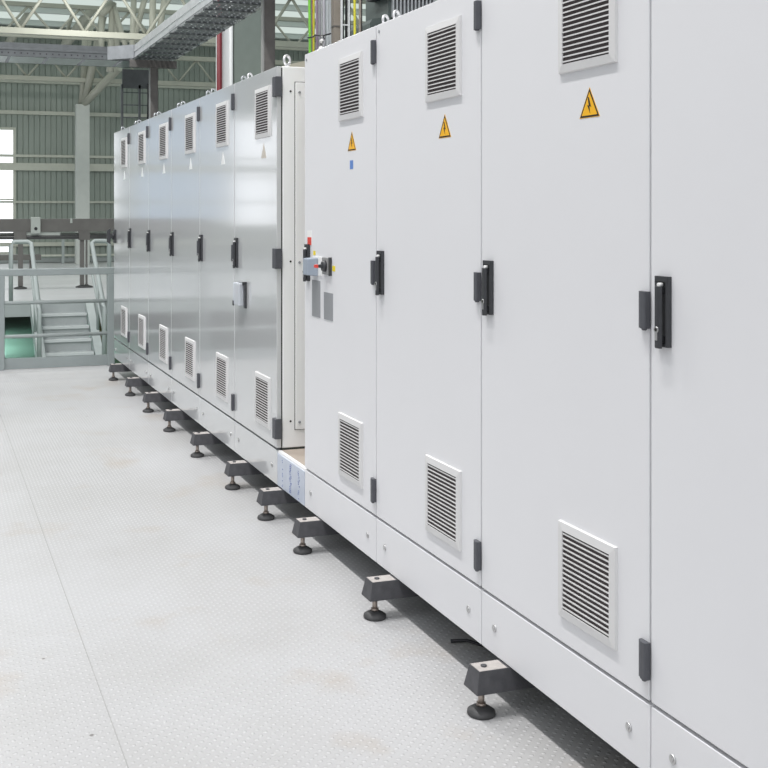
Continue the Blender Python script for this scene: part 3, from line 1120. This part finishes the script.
# conveyor beam on the far platform
CYY = 20.4
z1, z0 = at(40, 218.8, CYY).z, at(40, 231.8, CYY).z
cb = thing('conveyor', (2.0, CYY, 0), 'long dark grey conveyor frame on legs crossing the far platform', 'conveyor')
MB().box(-4, 4.2, -0.06, 0.06, z0, z1).build('beam', 'beam_grey', cb, bevel=0.008)
MB().box(-4, 4.2, 0.10, 0.22, z0 - 0.06, z0 - 0.02).build('rear_angle', 'box_pale', cb)
zr = at(40, 237, CYY).z
MB().tube([(-4, 0, zr), (4.2, 0, zr)], 0.042, 12).build('roller', 'roller_dark', cb)
MB().box(at(24, 237, CYY).x - 2, at(60, 237, CYY).x - 2, -0.03, 0.05, zr + 0.03, z0).build('bracket_strip', 'box_pale', cb)
for px, wq in ((20.5, 0.085), (82.0, 0.075), (86.5, 0.03)):
    xx = at(px, 250, CYY).x - 2
    lg = MB().box(xx - wq / 2, xx + wq / 2, -0.04, 0.04, 0.05, z0).build('leg', 'beam_grey', cb, bevel=0.004)
    MB().lathe([(0.12, 0), (0.12, 0.02), (0.04, 0.045), (0.03, 0.06)], (xx, 0, 0), n=18).build('foot_pad', 'roller_dark', lg)
xx = at(20.5, 250, CYY).x - 2
MB().box(xx - 0.12, xx + 0.10, -0.075, 0.05, zr - 0.06, z0 + 0.01).build('leg_bracket', 'beam_grey', cb)
xx = at(84, 250, CYY).x - 2
MB().box(xx - 0.10, xx + 0.10, -0.075, 0.05, zr - 0.06, z0 + 0.01).build('leg_bracket', 'beam_grey', cb)
xx = at(35, 250, CYY).x - 2
jb = MB().box(xx - 0.085, xx + 0.085, -0.16, -0.06, z0 - 0.03, z1 + 0.03).build('junction_box', 'box_pale', cb, bevel=0.01)
MB().lathe([(0.03, -0.165), (0.03, -0.159)], (xx, 0, z0 + 0.06), 'y', 14).build('cable_entry', 'cable_black', jb)
xx = at(70.8, 250, CYY).x - 2
MB().box(xx - 0.02, xx + 0.02, -0.075, -0.06, z1 - 0.08, z1 + 0.01).build('clip', 'box_pale', cb)
# a low second conveyor seen further back through the rails
c2 = thing('low_conveyor', (2.0, 25.5, 0), 'low dark bench frame far back on the far platform by the window', 'bench')
MB().box(-3.0, 0.5, -0.2, 0.2, 0.30, 0.42).build('bench_top', 'beam_grey', c2)
for xq in (-2.6, -1.0, 0.3):
    MB().box(xq - 0.04, xq + 0.04, -0.1, 0.1, 0, 0.30).build('leg', 'beam_grey', c2)

# lower level details
tag(MB().tube([(1.0, 16.0, -0.94), (1.2, 15.6, -0.94), (1.45, 15.4, -0.94), (1.7, 15.5, -0.94), (1.9, 15.9, -0.94)], 0.012, 8).build('floor_cable', 'cable_black'),
    'thin dark cable curving over the green ground floor beside the stair', 'cable')
pl = thing('pallet_stack', (3.0, 18.6, -0.95), 'stack of wooden boards under the far platform right of the stair', 'wood stack')
for k in range(4):
    share(lambda: MB().box(-0.35, 0.45, -0.3, 0.3, 0, 0.13), CACHE, 'board', 'board', 'wood_pallet', pl, (0, 0, 0.155 * k), bevel=0.01)
# posts under the far platform
for xq, lab in ((-1.2, 'grey post under the far platform left of the stair'), (5.6, 'grey post under the far platform behind the cabinets')):
    tag(MB().box(xq - 0.08, xq + 0.08, FP + 0.6, FP + 0.76, -0.95, -0.16).build('support_post', 'fascia'), lab, 'post')

# offcut of cable on the floor below the row
a = Vector((1.66, 3.27, 0.006))
tag(MB().tube([a, a + Vector((0.05, -0.02, 0.004)), a + Vector((0.09, -0.08, 0.0)), a + Vector((0.10, -0.16, 0.0))], [0.007, 0.005, 0.005, 0.003], 8).build('cable_offcut', 'cable_black'),
    'short black cable offcut lying in the shade under the near row', 'cable offcut')

# ------------------------------------------------------------------ light
w = bpy.data.worlds.new('world')
scn.world = w
w.use_nodes = True
nt = w.node_tree
bg = nt.nodes['Background']
bg.inputs[1].default_value = 0.28
# daylit hall: dim low down, brighter overhead and, boosted to light the side panel, behind the camera
tc = nt.nodes.new('ShaderNodeTexCoord')
sp = nt.nodes.new('ShaderNodeSeparateXYZ')
nt.links.new(tc.outputs['Generated'], sp.inputs[0])
up = nt.nodes.new('ShaderNodeMapRange')
up.interpolation_type = 'SMOOTHSTEP'
up.inputs['From Min'].default_value = 0.05
up.inputs['From Max'].default_value = 0.5
up.inputs['To Min'].default_value = 0.35
up.inputs['To Max'].default_value = 1.15
nt.links.new(sp.outputs[2], up.inputs['Value'])
dt = nt.nodes.new('ShaderNodeVectorMath')
dt.operation = 'DOT_PRODUCT'
dt.inputs[1].default_value = (-0.45, -0.8, 0.35)
nt.links.new(tc.outputs['Generated'], dt.inputs[0])
bk = nt.nodes.new('ShaderNodeMapRange')
bk.inputs['From Min'].default_value = 0.3
bk.inputs['From Max'].default_value = 1.0
bk.inputs['To Min'].default_value = 1.0
bk.inputs['To Max'].default_value = 5.2
nt.links.new(dt.outputs['Value'], bk.inputs['Value'])
ml = nt.nodes.new('ShaderNodeMath')
ml.operation = 'MULTIPLY'
nt.links.new(up.outputs[0], ml.inputs[0])
nt.links.new(bk.outputs[0], ml.inputs[1])
cm = nt.nodes.new('ShaderNodeVectorMath')
cm.operation = 'SCALE'
cm.inputs[0].default_value = (0.94, 0.97, 1.0)
nt.links.new(ml.outputs[0], cm.inputs['Scale'])
nt.links.new(cm.outputs[0], bg.inputs[0])


def lamp(name, loc, target, energy, size, col=(1, 1, 1), kind='AREA', sy=None):
    ld = bpy.data.lights.new(name, kind)
    ld.energy = energy
    ld.color = col
    if kind == 'AREA':
        ld.shape = 'DISK' if sy is None else 'RECTANGLE'
        ld.size = size
        if sy:
            ld.size_y = sy
    else:
        ld.shadow_soft_size = size
    o = bpy.data.objects.new(name, ld)
    COL.objects.link(o)
    o.location = loc
    d = Vector(target) - Vector(loc)
    o.rotation_euler = d.to_track_quat('-Z', 'Y').to_euler()
    return o


lamp('strip_lamp', (-0.5, 3.2, 9.0), (-0.5, 3.2, 0), 610, 0.3, (1.0, 0.985, 0.97), sy=5.0)
lamp('strip_lamp', (-0.5, 10.0, 9.0), (-0.5, 10.0, 0), 350, 0.3, (1.0, 0.99, 0.97), sy=4.0)
lamp('unseen_high_lamp', (-0.5, 14.4, 6.2), (-0.3, 11.5, 0), 110, 0.3, (1.0, 0.99, 0.97))
lamp('unseen_high_lamp', (3.0, 21.0, 6.2), (3, 24, 0), 110, 0.6, (1.0, 0.99, 0.95))  # unseen lamp added to brighten the far wall
lamp('unseen_high_lamp', (-4.0, 21.0, 6.2), (-3, 24, 0), 80, 0.6, (1.0, 0.99, 0.95))  # second added lamp for the far wall, out of view
lamp('floor_fill_lamp', (0.95, 20.0, -0.24), (0.95, 20.0, -0.95), 100, 0.12, (0.82, 0.9, 1.0), sy=3.6)  # added lamp without a fixture, brightens the green lower floor

vs = scn.view_settings
vs.view_transform = 'Standard'
vs.look = 'None'
vs.gamma = 1
vs.use_curve_mapping = False
vs.exposure = 0.0
